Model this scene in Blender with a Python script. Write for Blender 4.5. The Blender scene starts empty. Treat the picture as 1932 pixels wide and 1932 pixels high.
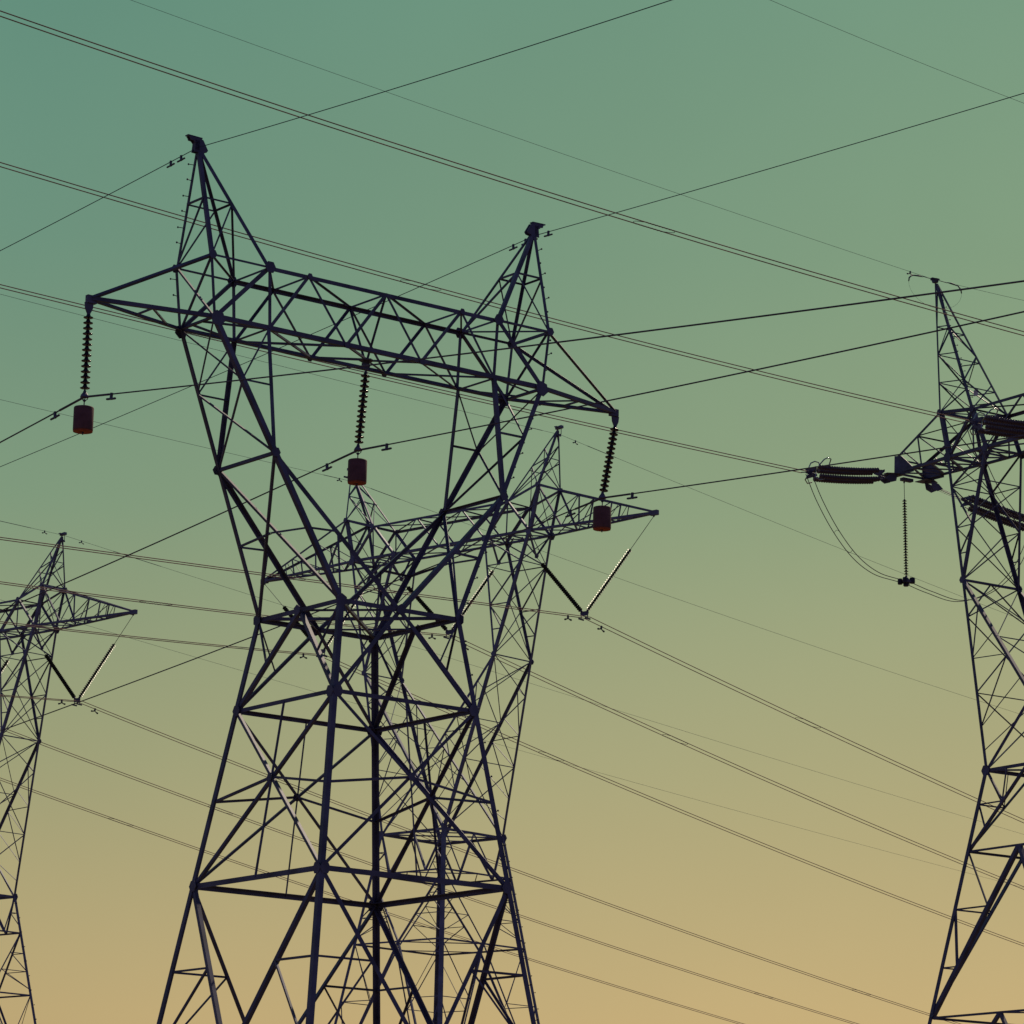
import bpy, math, random
from mathutils import Vector as V, Matrix
R = math.radians
sc = bpy.context.scene
COL = sc.collection
EYE = 1.6                                  # camera height above the ground

# ------------------------------------------------------------------ camera
F_PX, PITCH, ROLL = 8944.86, 0.223573, 0.0217011
cam = bpy.data.cameras.new('camera'); cam_o = bpy.data.objects.new('camera', cam); COL.objects.link(cam_o)
cam.sensor_fit = 'HORIZONTAL'; cam.sensor_width = 36.0; cam.lens = 36.0 * F_PX / 2560.0
cam.clip_start = 0.5; cam.clip_end = 20000
r_ = V((1, 0, 0)); u_ = V((0, -math.sin(PITCH), math.cos(PITCH))); f_ = V((0, math.cos(PITCH), math.sin(PITCH)))
cr, sr = math.cos(ROLL), math.sin(ROLL)
rr, uu = r_ * cr + u_ * sr, -r_ * sr + u_ * cr
cam_o.matrix_world = Matrix(((rr.x, uu.x, -f_.x, 0), (rr.y, uu.y, -f_.y, 0), (rr.z, uu.z, -f_.z, EYE), (0, 0, 0, 1)))
sc.camera = cam_o

# ------------------------------------------------------------------ view transform
sc.view_settings.view_transform = 'Standard'; sc.view_settings.look = 'None'
sc.view_settings.exposure = 0; sc.view_settings.gamma = 1; sc.view_settings.use_curve_mapping = False

# ------------------------------------------------------------------ sun and sky
SUN_EL, SUN_AZ = 42.5, 26.5               # azimuth measured from the view direction (+Y) towards +X
sun = bpy.data.lights.new('sun', 'SUN'); sun.energy = 2.6; sun.angle = R(0.5); sun.color = (1, 0.83, 0.62)
sun_o = bpy.data.objects.new('sun', sun); COL.objects.link(sun_o)
sd = V((math.sin(R(SUN_AZ)) * math.cos(R(SUN_EL)), math.cos(R(SUN_AZ)) * math.cos(R(SUN_EL)), math.sin(R(SUN_EL))))
sun_o.rotation_euler = sd.to_track_quat('Z', 'Y').to_euler()
sun_o.location = (0, 0, 200)

def lin(c): return tuple((x / 255 / 12.92) if x / 255 <= 0.04045 else ((x / 255 + 0.055) / 1.055) ** 2.4 for x in c)
def world():
    w = bpy.data.worlds.new('World'); sc.world = w; w.use_nodes = True
    nt = w.node_tree; nt.nodes.clear(); N = nt.nodes.new; L = nt.links.new
    def m(op, a, b=None, c=None, clamp=False):
        n = N('ShaderNodeMath'); n.operation = op; n.use_clamp = clamp
        for i, x in enumerate((a, b, c)):
            if x is None: continue
            if hasattr(x, 'links'): L(x, n.inputs[i])
            else: n.inputs[i].default_value = x
        return n.outputs[0]
    def ramp(f, stops):
        n = N('ShaderNodeValToRGB'); e = n.color_ramp.elements
        n.color_ramp.interpolation = 'LINEAR'
        e[0].position, e[0].color = stops[0][0], (*lin(stops[0][1]), 1)
        e[1].position, e[1].color = stops[-1][0], (*lin(stops[-1][1]), 1)
        for p, c in stops[1:-1]:
            x = e.new(p); x.color = (*lin(c), 1)
        L(f, n.inputs[0]); return n.outputs[0]
    def mix(f, a, b, mode='MIX'):
        n = N('ShaderNodeMix'); n.data_type = 'RGBA'; n.blend_type = mode
        if hasattr(f, 'links'): L(f, n.inputs[0])
        else: n.inputs[0].default_value = f
        L(a, n.inputs[6])
        if hasattr(b, 'links'): L(b, n.inputs[7])
        else: n.inputs[7].default_value = b
        return n.outputs[2]
    tc = N('ShaderNodeTexCoord'); sep = N('ShaderNodeSeparateXYZ'); L(tc.outputs['Generated'], sep.inputs[0])
    x, y, z = sep.outputs
    el = m('MULTIPLY', m('ARCSINE', z), 180 / math.pi)                    # elevation in degrees
    az = m('MULTIPLY', m('ARCTAN2', x, y), 180 / math.pi)                 # azimuth, 0 straight ahead
    e0 = math.degrees(PITCH)
    def pos(py): return (e0 + math.degrees(math.atan((966 - py) / (F_PX * 1932 / 2560))) ) / 45.0
    t = m('DIVIDE', el, 45.0, clamp=True)
    LEFT = [(0.0, (196, 158, 110)), (pos(1932), (191, 168, 117)), (pos(1450), (160, 162, 120)), (pos(970), (128, 154, 123)), (pos(480), (109, 147, 124)), (pos(0), (99, 144, 124)), (1.0, (62, 100, 104))]
    RIGHT = [(0.0, (214, 168, 112)), (pos(1932), (203, 176, 121)), (pos(1450), (177, 170, 123)), (pos(970), (148, 164, 125)), (pos(480), (130, 158, 125)), (pos(0), (119, 155, 127)), (1.0, (72, 106, 106))]
    side = m('ADD', m('DIVIDE', az, 16.3), 0.5, clamp=True)
    grad = mix(side, ramp(t, LEFT), ramp(t, RIGHT))
    n1 = N('ShaderNodeTexNoise'); n1.inputs['Scale'].default_value = 14; n1.inputs['Detail'].default_value = 3
    L(tc.outputs['Generated'], n1.inputs['Vector'])
    n2 = m('ADD', m('MULTIPLY', n1.outputs['Fac'], 0.09), 0.955)          # faint unevenness of the air
    grad = mix(1.0, grad, n2, 'MULTIPLY')
    # the sky behind the photographer is a dim slate blue
    back = N('ShaderNodeRGB'); back.outputs[0].default_value = (0.058, 0.072, 0.185, 1)
    ab = m('ABSOLUTE', az)
    fade = m('SMOOTHSTEP', 0, 0) if False else m('DIVIDE', m('SUBTRACT', ab, 28.0), 50.0, clamp=True)
    sky_col = mix(fade, grad, back.outputs[0])
    ns = N('ShaderNodeTexSky'); ns.sky_type = 'NISHITA'; ns.sun_disc = False
    ns.sun_elevation = R(SUN_EL); ns.sun_rotation = R(SUN_AZ)
    b1 = N('ShaderNodeBackground'); L(sky_col, b1.inputs[0]); b1.inputs[1].default_value = 0.95
    b2 = N('ShaderNodeBackground'); L(ns.outputs[0], b2.inputs[0]); b2.inputs[1].default_value = NISHITA
    ad = N('ShaderNodeAddShader'); L(b1.outputs[0], ad.inputs[0]); L(b2.outputs[0], ad.inputs[1])
    o = N('ShaderNodeOutputWorld'); L(ad.outputs[0], o.inputs[0])
NISHITA = 0.002
world()

# ------------------------------------------------------------------ materials
def mat(name, base, rough=0.5, metal=0.0, var=0.35, scale=6.0, spec=0.5, second=None):
    mt = bpy.data.materials.new(name); mt.use_nodes = True
    nt = mt.node_tree; b = nt.nodes['Principled BSDF']
    tc = nt.nodes.new('ShaderNodeTexCoord'); nz = nt.nodes.new('ShaderNodeTexNoise')
    nz.inputs['Scale'].default_value = scale; nz.inputs['Detail'].default_value = 5
    nt.links.new(tc.outputs['Object'], nz.inputs['Vector'])
    cr_ = nt.nodes.new('ShaderNodeValToRGB'); e = cr_.color_ramp.elements
    e[0].position, e[1].position = 0.3, 0.7
    e[0].color = (*[c * (1 - var) for c in base], 1)
    e[1].color = (*(second or [min(1, c * (1 + var)) for c in base]), 1)
    nt.links.new(nz.outputs['Fac'], cr_.inputs[0]); nt.links.new(cr_.outputs[0], b.inputs['Base Color'])
    b.inputs['Roughness'].default_value = rough; b.inputs['Metallic'].default_value = metal
    b.inputs['Specular IOR Level'].default_value = spec
    return mt
M_STEEL = mat('weathered_steel', (0.094, 0.094, 0.146), 0.55, 0.15, 0.4, 1.6)
M_HAZED = mat('haze_tinted_steel', (0.150, 0.160, 0.235), 0.6, 0.15, 0.3, 2.0)  # rear towers' steel, with distance haze mixed into its base colour
M_BOLT = mat('dark_bolt_steel', (0.07, 0.07, 0.11), 0.55, 0.2)
M_BUNDLE = mat('sun_tinted_bundle_wire', (0.40, 0.25, 0.18), 0.7, 0.0, 0.25, 0.6, 0.2)  # warm sunlight on the twin conductors painted into their base colour
M_WIRE = mat('aluminium_wire', (0.12, 0.105, 0.135), 0.75, 0.0, 0.2, 3, 0.15)
M_EARTH = mat('galvanised_wire', (0.07, 0.10, 0.14), 0.75, 0.0, 0.2, 3, 0.15)
M_DISC = mat('dark_glazed_disc', (0.028, 0.025, 0.042), 0.18, 0.0, 0.2, 8, 0.3)
M_GLASS = mat('green_glass_disc', (0.032, 0.040, 0.034), 0.34, 0.0, 0.2, 8, 0.15)
M_BROWN = mat('brown_porcelain_disc', (0.085, 0.058, 0.072), 0.35, 0.0, 0.2, 8)
M_DRUM = mat('rusty_drum', (0.15, 0.070, 0.070), 0.75, 0.0, 0.35, 3.5, 0.3)
M_RUST = mat('bare_red_rust', (0.42, 0.105, 0.05), 0.85, 0.0, 0.35, 7.0, 0.2)
M_RING = mat('bright_ring', (0.35, 0.35, 0.36), 0.2, 0.9, 0.1)
M_TAG = mat('grey_plate', (0.75, 0.68, 0.68), 0.6)
M_CONC = mat('footing_concrete', (0.30, 0.28, 0.25), 0.9)
M_GRASS = mat('dry_grass', (0.13, 0.095, 0.065), 0.95, 0, 0.4, 0.08, 0.1, (0.19, 0.13, 0.08))

# ------------------------------------------------------------------ mesh helpers
class MB:
    def __init__(self): self.v = []; self.f = []; self.k = 0
    def add(self, vs, fs):
        n = len(self.v); self.v += [tuple(p) for p in vs]; self.f += [tuple(i + n for i in q) for q in fs]
    def prism(self, poly, d):
        """closed polygon (list of Vectors) swept by vector d"""
        n = len(poly); vs = list(poly) + [p + d for p in poly]
        fs = [tuple(range(n - 1, -1, -1)), tuple(range(n, 2 * n))] + [(i, (i + 1) % n, n + (i + 1) % n, n + i) for i in range(n)]
        self.add(vs, fs)
    WS = 1.0
    def angle(self, p, q, w, n, t=None):
        """rolled steel angle from p to q, one flange flat in the face whose outward normal is n"""
        p, q, n = V(p), V(q), V(n); a = (q - p); w = w * MB.WS
        if a.length < 1e-4: return
        a.normalize(); u = n - a * n.dot(a)
        if u.length < 1e-3: u = a.orthogonal()
        u.normalize(); s = a.cross(u); t = t or max(0.008, w * 0.12)
        self.k += 1; off = u * (0.003 + ((self.k * 5) % 9) * 0.0045)
        p, q = p + off - s * w * 0.5, q + off - s * w * 0.5
        c = [V((0, 0, 0)), s * w, s * w - u * t, s * t - u * t, s * t - u * w, -u * w]
        self.prism([p + x for x in c], q - p)
    def corner(self, p, q, w, n, t=None):
        """corner leg angle: heel points along n, flanges 45 degrees to both sides"""
        p, q, n = V(p), V(q), V(n); a = (q - p).normalized(); u = (n - a * n.dot(a)).normalized(); s = a.cross(u); w = w * MB.WS
        t = t or w * 0.12; d1 = (-u + s).normalized(); d2 = (-u - s).normalized()
        c = [V((0, 0, 0)), d1 * w, d1 * w + d2 * t, d1 * t + d2 * t, d1 * t + d2 * w, d2 * w]
        self.prism([p + u * w * 0.35 + x for x in c], q - p)
    def bar(self, p, q, w, h, up=(0, 0, 1)):
        p, q, up = V(p), V(q), V(up); a = (q - p).normalized(); u = up - a * up.dot(a)
        if u.length < 1e-3: u = a.orthogonal()
        u.normalize(); s = a.cross(u)
        c = [s * w / 2 + u * h / 2, -s * w / 2 + u * h / 2, -s * w / 2 - u * h / 2, s * w / 2 - u * h / 2]
        self.prism([p + x for x in c], q - p)
    def plate(self, c, n, r, up=(0, 0, 1), sides=6, th=0.016, rot=0.0, sx=1.0):
        c, n, up = V(c), V(n).normalized(), V(up); u = up - n * up.dot(n)
        if u.length < 1e-3: u = n.orthogonal()
        u.normalize(); s = n.cross(u)
        self.k += 1; off = 0.05 + ((self.k * 7) % 11) * 0.0017
        poly = [c + n * off + (s * math.cos(rot + 2 * math.pi * i / sides) * sx + u * math.sin(rot + 2 * math.pi * i / sides)) * r for i in range(sides)]
        self.prism(poly, n * th)
    def poly(self, pts, d): self.prism([V(p) for p in pts], V(d))
    def tube(self, pts, r, n=6, caps=True):
        pts = [V(p) for p in pts]; rings = []; N = len(pts)
        a0 = (pts[1] - pts[0]).normalized(); u = a0.orthogonal().normalized(); vs = []
        for i in range(N):
            a = (pts[min(i + 1, N - 1)] - pts[max(i - 1, 0)]).normalized()
            u = (u - a * u.dot(a)).normalized(); s = a.cross(u); ri = r[i] if isinstance(r, (list, tuple)) else r
            vs += [pts[i] + (u * math.cos(2 * math.pi * j / n) + s * math.sin(2 * math.pi * j / n)) * ri for j in range(n)]
        fs = [(i * n + j, i * n + (j + 1) % n, (i + 1) * n + (j + 1) % n, (i + 1) * n + j) for i in range(N - 1) for j in range(n)]
        if caps: fs += [tuple(range(n - 1, -1, -1)), tuple((N - 1) * n + j for j in range(n))]
        self.add(vs, fs)
    def lathe(self, prof, n=16, base=(0, 0, 0), axis=(0, 0, 1)):
        """prof = [(r, h)] turned about an axis"""
        b, a = V(base), V(axis).normalized(); u = a.orthogonal().normalized(); s = a.cross(u); vs = []
        for r, h in prof:
            vs += [b + a * h + (u * math.cos(2 * math.pi * j / n) + s * math.sin(2 * math.pi * j / n)) * max(r, 1e-4) for j in range(n)]
        m = len(prof)
        fs = [(i * n + j, i * n + (j + 1) % n, (i + 1) * n + (j + 1) % n, (i + 1) * n + j) for i in range(m - 1) for j in range(n)]
        fs += [tuple(range(n - 1, -1, -1)), tuple((m - 1) * n + j for j in range(n))]
        self.add(vs, fs)
    def mesh(self, name, mt, smooth=False):
        me = bpy.data.meshes.new(name); me.from_pydata(self.v, [], self.f); me.materials.append(mt)
        if smooth: me.polygons.foreach_set('use_smooth', [True] * len(me.polygons))
        me.update(); return me
def link(name, data, parent=None, loc=None):
    o = bpy.data.objects.new(name, data); COL.objects.link(o)
    if parent: o.parent = parent
    if loc is not None: o.location = loc
    return o
def obj(name, mb, mt, parent=None, loc=None, smooth=False): return link(name, mb.mesh(name, mt, smooth), parent, loc)
def tag(o, label, cat, group=None):
    o['label'] = label; o['category'] = cat
    if group: o['group'] = group
    return o
def thing(name, label, cat, loc=(0, 0, 0), rz=0.0, group=None):
    o = bpy.data.objects.new(name, None); COL.objects.link(o); o.location = loc; o.rotation_euler = (0, 0, rz)
    o.empty_display_size = 0.3
    return tag(o, label, cat, group)
def copy_tree(o, parent=None):
    c = o.copy(); COL.objects.link(c); c.parent = parent
    for ch in list(o.children): copy_tree(ch, c)
    return c
class Lattice:
    """collects the members of one tower: part > sub-part"""
    def __init__(self, root, steel=None): self.root = root; self.items = []; self.steel = steel or M_STEEL
    def part(self, name, mt=None): p = [name, MB(), [], mt or self.steel]; self.items.append(p); return p
    def sub(self, p, name, mt=None): m = MB(); p[2].append((name, m, mt or self.steel)); return m
    def build(self):
        for name, m, subs, mt in self.items:
            o = obj(name, m, mt, self.root)
            for n2, m2, mt2 in subs:
                if m2.v: obj(n2, m2, mt2, o)
def mid(a, b, f=0.5): return V(a) + (V(b) - V(a)) * f
PM = (-1, 1)

# ------------------------------------------------------------------ setting: ground
g = MB()
NG = 60; S_G = 9000.0
random.seed(3)
for i in range(NG + 1):
    for j in range(NG + 1):
        ux, uy = 2 * i / NG - 1, 2 * j / NG - 1
        g.v.append((ux * abs(ux) * S_G, uy * abs(uy) * S_G, 0.0))
g.f = [(i * (NG + 1) + j, (i + 1) * (NG + 1) + j, (i + 1) * (NG + 1) + j + 1, i * (NG + 1) + j + 1) for i in range(NG) for j in range(NG)]
go = obj('ground', g, M_GRASS); go['kind'] = 'structure'

# ------------------------------------------------------------------ step bolts
def bolt_mesh():
    m = MB(); m.lathe([(0.011, 0), (0.011, 0.15), (0.026, 0.152), (0.030, 0.165), (0.022, 0.182)], 8, axis=(1, 0, 0)); return m.mesh('step_bolt', M_BOLT)
BOLT = bolt_mesh()
def step_bolts(parent, p, q, d1, d2, pitch, start=0.0, scale=1.0):
    p, q = V(p), V(q); n = int((q - p).length / pitch)
    for i in range(n):
        c = p + (q - p).normalized() * (start + i * pitch)
        d = V(d1 if i % 2 else d2).normalized()
        o = link('step_bolt', BOLT, parent, c); o.rotation_euler = d.to_track_quat('X', 'Z').to_euler(); o.scale = (scale,) * 3

# ------------------------------------------------------------------ the near tower: single-circuit delta tower
POSE_A = (-4.106, 95.208, 0.651)
def near_tower():
    root = thing('transmission_tower', 'nearest and darkest lattice pylon, three rusty drums hung below its crossarm', 'pylon', (POSE_A[0], POSE_A[1], 0), POSE_A[2], 'steel lattice pylons')
    H = EYE; T, B, D, DT, BT, TT = 3.776, 5.503, 0.84, 0.858, 5.689, 3.858
    zb, zt, zp, xp, tip = 25.853 + H, 27.54 + H, 30.783 + H, 5.736, 8.85
    zw, w0, K = 18.55 + H, 1.934, 0.149; z2, z3 = 16.043 + H, 11.289 + H; fJ = 0.479
    def hw(z): return w0 + K * (zw - z)
    bB = lambda s, y: V((s * B, y * D, zb)); bT = lambda s, y: V((s * T, y * D, zb))
    tB = lambda s, y: V((s * BT, y * DT, zt)); tT = lambda s, y: V((s * TT, y * DT, zt))
    W = lambda s, y: V((s * w0, y * w0, zw))
    J = lambda s, y: mid(bB(s, y), W(s, y), fJ)
    leg = lambda s, y, z: V((s * hw(z), y * hw(z), z))
    la = Lattice(root)
    # crossarm box girder
    p = la.part('crossarm'); br = p[1]
    for y in PM:
        n = (0, y, 0)
        seq = [bT(-1, y), V((-TT * 2 / 3, y * DT, zt)), V((-T / 3, y * D, zb)), V((0, y * DT, zt)), V((T / 3, y * D, zb)), V((TT * 2 / 3, y * DT, zt)), bT(1, y)]
        for a, b in zip(seq, seq[1:]): br.angle(a, b, 0.075, n)
        c = la.sub(p, 'top_chord'); c.corner(tT(-1, y), tT(1, y), 0.115, (0, y, 1))
        c = la.sub(p, 'bottom_chord'); c.corner(bB(-1, y), bB(1, y), 0.125, (0, y, -1))
        for s in PM:
            br.angle(tT(s, y), bT(s, y), 0.10, n)
            br.angle(tT(s, y), bB(s, y), 0.125, n)
            br.angle(tB(s, y), bB(s, y), 0.085, n)
            br.angle(tB(s, y), tT(s, y), 0.06, n)
            gp = la.sub(p, 'gusset_plate'); gp.plate(tT(s, y), n, 0.175)
            gp = la.sub(p, 'gusset_plate'); gp.plate(bB(s, y) + V((-s * 0.06, 0, -0.03)), n, 0.225 if y < 0 else 0.20, rot=0.3)
            gp = la.sub(p, 'gusset_plate'); gp.plate(tB(s, y), n, 0.13)
        for k in (-1, 1):
            gp = la.sub(p, 'gusset_plate'); gp.plate((k * T / 3, y * D, zb), n, 0.10, th=.012)
            gp = la.sub(p, 'gusset_plate'); gp.plate((k * TT * 2 / 3, y * DT, zt), n, 0.09, th=.012)
    xs = [-TT, -TT * 2 / 3, 0, TT * 2 / 3, TT]
    for i, x in enumerate(xs):
        br.angle((x, -DT, zt), (x, DT, zt), 0.06, (0, 0, 1))
        if i < 4: br.angle((x, -DT, zt), (xs[i + 1], DT, zt), 0.055, (0, 0, 1))
    for s in PM:
        br.angle(bT(s, -1), bT(s, 1), 0.06, (0, 0, -1))
        for y in PM:
            br.angle(bT(s, y), (s * T / 3, -y * D, zb), 0.06, (0, 0, -1))
            br.angle((s * T / 3, y * D, zb), (0, 0, zb), 0.06, (0, 0, -1))
            m_ = V((s * B, 0, zb)); br.angle(m_ + V((0, y * 0.28, 0)), bT(s, y), 0.055, (0, 0, -1))
            br.angle(tB(s, y), bB(s, -y), 0.055, (s, 0, 0))
        br.angle(bB(s, -1), bB(s, 1), 0.10, (0, 0, -1))
        br.angle(tB(s, -1), tB(s, 1), 0.10, (0, 0, 1))
        br.angle(tB(s, -1), tT(s, 1), 0.05, (0, 0, 1))
    for y in PM: br.angle((0, y * DT, zt), (0, y * 0.05, zb), 0.05, (1, 0, 0))
    hub = la.sub(p, 'hanger_plate'); hub.plate((0, 0, zb - 0.09), (0, 0, 1), 0.22, (1, 0, 0), 6, 0.03); hub.plate((-0.0, -0.06, zb - 0.14), (0, 1, 0), 0.15, sides=6, th=0.02)
    # outer arms
    for s in PM:
        p = la.part('outer_arm'); m = p[1]; tp = V((s * tip, 0, 25.876 + H))
        for y in PM:
            e = V((s * (tip - 0.05), y * 0.05, tp.z))
            m.angle(tB(s, y), e + V((0, 0, 0.05)), 0.085, (0, y, 1)); m.corner(bB(s, y), e, 0.11, (0, y, -1))
        f1, f2 = mid(tp, bB(s, 1), 0.5), mid(tp, bB(s, 1), 0.85); n1 = mid(tp, bB(s, -1), 0.5)
        m.angle(f1, n1, 0.05, (0, 0, -1)); m.angle(n1, f2, 0.05, (0, 0, -1))
        c = la.sub(p, 'tip_plate'); c.bar(tp + V((-s * 0.20, 0, 0)), tp + V((s * 0.08, 0, 0)), 0.13, 0.21)
        c.poly([tp + V((x, -0.02, z)) for x, z in ((-0.13, -0.1), (0.13, -0.1), (0.11, -0.26), (0.03, -0.42), (-0.03, -0.42), (-0.11, -0.26))], (0, 0.04, 0))
    # earth-wire peaks
    for s in PM:
        p = la.part('earthwire_peak'); m = p[1]; ap = V((s * xp, 0, zp)); fr = 0.48
        tops = {}
        for y in PM:
            for nm, base, w in (('o', tB(s, y), 0.080 if y > 0 else 0.105), ('i', tT(s, y), 0.075 if y > 0 else 0.11)):
                top = ap + (base - ap).normalized() * 0.05
                c = la.sub(p, 'peak_leg'); c.corner(base, top, w, (s if nm == 'o' else -s, y, 0)); tops[nm, y] = mid(ap, base, fr)
        for y in PM:
            m.angle(tops['o', y], tops['i', y], 0.05, (0, y, 0))
            m.angle(tops['i', y], tB(s, y), 0.05, (0, y, 0))
        m.angle(tops['o', -1], tops['o', 1], 0.05, (s, 0, 0)); m.angle(tops['i', -1], tops['i', 1], 0.05, (-s, 0, 0))
        m.angle(tB(s, 1), tops['o', -1], 0.065, (s, 0, 0)); m.angle(tops['i', -1], tT(s, 1), 0.05, (-s, 0, 0))
        c = la.sub(p, 'peak_cap')
        for yy in (-0.075, 0.045):
            c.poly([ap + V((s * x * 0.88, yy, z * 0.9)) for x, z in ((0.36, 0.20), (0.26, 0.25), (-0.09, 0.19), (-0.15, 0.17), (-0.33, -0.12), (-0.28, -0.19), (0.0, -0.24), (0.16, -0.24), (0.13, 0.03), (0.20, 0.10), (0.30, 0.11), (0.32, 0.17))], (0, 0.04, 0))
        c.bar(ap + V((s * 0.36, 0, 0.21)), ap + V((-s * 0.1, 0, 0.2)), 0.15, 0.03)
        c.bar(ap + V((s * 0.05, 0, -0.15)), ap + V((s * 0.05, 0, 0.12)), 0.15, 0.14, (1, 0, 0))
    # window columns: the slanting K-frames between crossarm and waist
    for s in PM:
        p = la.part('window_column'); m = p[1]
        for y in PM:
            c = la.sub(p, 'outer_chord'); c.corner(bB(s, y), W(s, y), 0.125 if y > 0 else 0.14, (s, y, 0))
            c = la.sub(p, 'inner_chord'); c.corner(bT(s, y), J(s, y), 0.115, (-s, y, 0))
            c = la.sub(p, 'inner_diagonal'); c.corner(J(s, y), (0, y * w0, zw), 0.125, (-s, y, 0))
            n = (0, y, 0)
            om, im = mid(bB(s, y), J(s, y), 0.46), mid(bT(s, y), J(s, y), 0.46)
            ox = mid(bB(s, -y), J(s, -y), 0.46)
            m.angle(om, im, 0.055, n); m.angle(bT(s, y), om, 0.05, n)
            m.angle(ox, bB(s, y), 0.05, (s, 0, 0)); m.angle(om, J(s, -y), 0.05, (s, 0, 0))
            o2, d2 = mid(J(s, y), W(s, y), 0.51), mid(J(s, y), (0, y * w0, zw), 0.50)
            m.angle(o2, d2, 0.06, n); m.angle(d2, W(s, y), 0.065, n)
            m.angle(J(s, y), W(s, -y), 0.075, (s, 0, 0))
            xc = mid(J(s, 1), W(s, -1), 0.48); xc.y = 0
            m.angle(xc, o2, 0.055, (s, 0, 0))
            gp = la.sub(p, 'gusset_plate'); gp.plate(J(s, y), n, 0.14)
        m.angle(J(s, -1), J(s, 1), 0.09, (s, 0, 0))
    # waist ring
    p = la.part('waist_frame'); m = p[1]; CN = [(-1, -1), (1, -1), (1, 1), (-1, 1)]
    mids = []
    for i in range(4):
        a, b = W(*CN[i]), W(*CN[(i + 1) % 4]); n = V((0, 0, zw)) * 0 + (a + b) * 0.5; n.z = 0
        m.angle(a, b, 0.125, n); mids.append((a + b) * 0.5)
        gp = la.sub(p, 'gusset_plate'); gp.plate((a + b) * 0.5, n, 0.16, rot=0.5)
        gp = la.sub(p, 'gusset_plate'); gp.plate(a, n, 0.18, rot=0.5)
    for i in range(4): m.angle(mids[i], mids[(i + 1) % 4], 0.055, (0, 0, -1))
    m.angle(W(-1, 1), W(1, -1), 0.085, (0, 0, -1)); m.angle(W(-1, -1), W(1, 1), 0.085, (0, 0, -1))
    # body: ring frames and face bracing
    for zz, wd in ((z2, 0.115), (z3, 0.145)):
        p = la.part('ring_frame'); m = p[1]
        for i in range(4):
            a, b = leg(*CN[i], zz), leg(*CN[(i + 1) % 4], zz); n = a + b; n.z = 0
            m.angle(a, b, wd, n)
            for q in (a, b):
                gp = la.sub(p, 'gusset_plate'); gp.plate(q + (a + b - q * 2).normalized() * 0.09, n, 0.17)
    zg = 0.25
    for i in range(4):
        p = la.part('face_bracing'); m = p[1]; c0, c1 = CN[i], CN[(i + 1) % 4]
        n = V((c0[0] + c1[0], c0[1] + c1[1], 0))
        mw = (W(*c0) + W(*c1)) * 0.5
        for c in (c0, c1):
            m.angle(mw, leg(*c, z2), 0.115, n)
            la.sub(p, 'brace').angle(W(*c), mid(mw, leg(*c, z2), 0.52), 0.05, n)
        a, b, c, d = leg(*c0, z2), leg(*c1, z2), leg(*c0, z3), leg(*c1, z3)
        p = la.part('face_bracing'); m = p[1]; m.angle(a, d, 0.092, n); m.angle(b, c, 0.092, n)
        wa, wc = (a - b).length, (c - d).length; ctr = mid((a + b) * 0.5, (c + d) * 0.5, wa / (wa + wc))
        zc = z2 + (z3 - z2) * 0.52
        la.sub(p, 'brace').angle(ctr, leg(*c0, zc), 0.07, n); la.sub(p, 'brace').angle(ctr, leg(*c1, zc), 0.07, n)
        la.sub(p, 'hanger').angle(mid(a, b, 0.5), ctr, 0.05, n); la.sub(p, 'hanger').angle(ctr, mid(c, d, 0.5), 0.05, n)
        gp = la.sub(p, 'gusset_plate'); gp.plate(ctr, n, 0.12)
        e, f = leg(*c0, zg), leg(*c1, zg)
        we = (e - f).length; p = la.part('face_bracing'); m = p[1]; m.angle(c, f, 0.125, n); m.angle(d, e, 0.125, n)
        zx = z3 + (zg - z3) * wc / (wc + we); zs = 9.0 + H
        for (q, e_, o_) in ((c0, c, f), (c1, d, e)):
            fz = (z3 - zs) / (z3 - zg); pt = mid(e_, o_, fz)
            la.sub(p, 'brace').angle(leg(*q, zs), pt, 0.06, n); la.sub(p, 'brace').angle(pt, leg(*q, zx), 0.06, n)
            la.sub(p, 'brace').angle(leg(*q, zx), mid((c + d) * 0.5, (e + f) * 0.5, wc / (wc + we)), 0.07, n)
    legs = []
    for c in CN:
        p = la.part('leg'); p[1].corner(leg(*c, 0.12), W(*c) + V((0, 0, 0.12)), 0.155, (c[0], c[1], 0))
        f = la.part('footing', M_CONC); f[1].lathe([(0.45, -0.3), (0.45, 0.28), (0.40, 0.32)], 20, base=(c[0] * hw(0), c[1] * hw(0), 0))
    la.build()
    # climbing bolts up the right near corner and the left far corner
    ch = {}
    for o in root.children: ch.setdefault(o.name.split('.')[0], []).append(o)
    pk, wc_, lg, ca = ch['earthwire_peak'], ch['window_column'], ch['leg'], ch['crossarm'][0]
    ap = V((xp, 0, zp)); ap2 = V((-xp, 0, zp))
    dr1, dr2 = (0.75, -0.15, 0.45), (0.75, 0.55, 0.30)
    step_bolts(pk[1], mid(ap, tB(1, -1), 0.09), tB(1, -1), dr1, dr2, 0.40)
    step_bolts(ca, tB(1, -1) + V((0, 0, -0.25)), bB(1, -1), dr1, dr2, 0.45)
    step_bolts(wc_[1], mid(bB(1, -1), W(1, -1), 0.03), W(1, -1), dr1, dr2, 0.44)
    step_bolts(lg[1], W(1, -1) + V((0, 0, -0.2)), leg(1, -1, 3.0), dr1, dr2, 0.47)
    dl1, dl2 = (-0.9, -0.2, 0.0), (-0.8, 0.25, 0.02)
    step_bolts(pk[0], mid(ap2, tB(-1, 1), 0.16), tB(-1, 1), dl1, dl2, 0.43)
    step_bolts(ca, tB(-1, 1) + V((0, 0, -0.32)), bB(-1, 1), dl1, dl2, 0.46)
    return root
MB.WS = 0.97
TOWER_A = near_tower()

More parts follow.
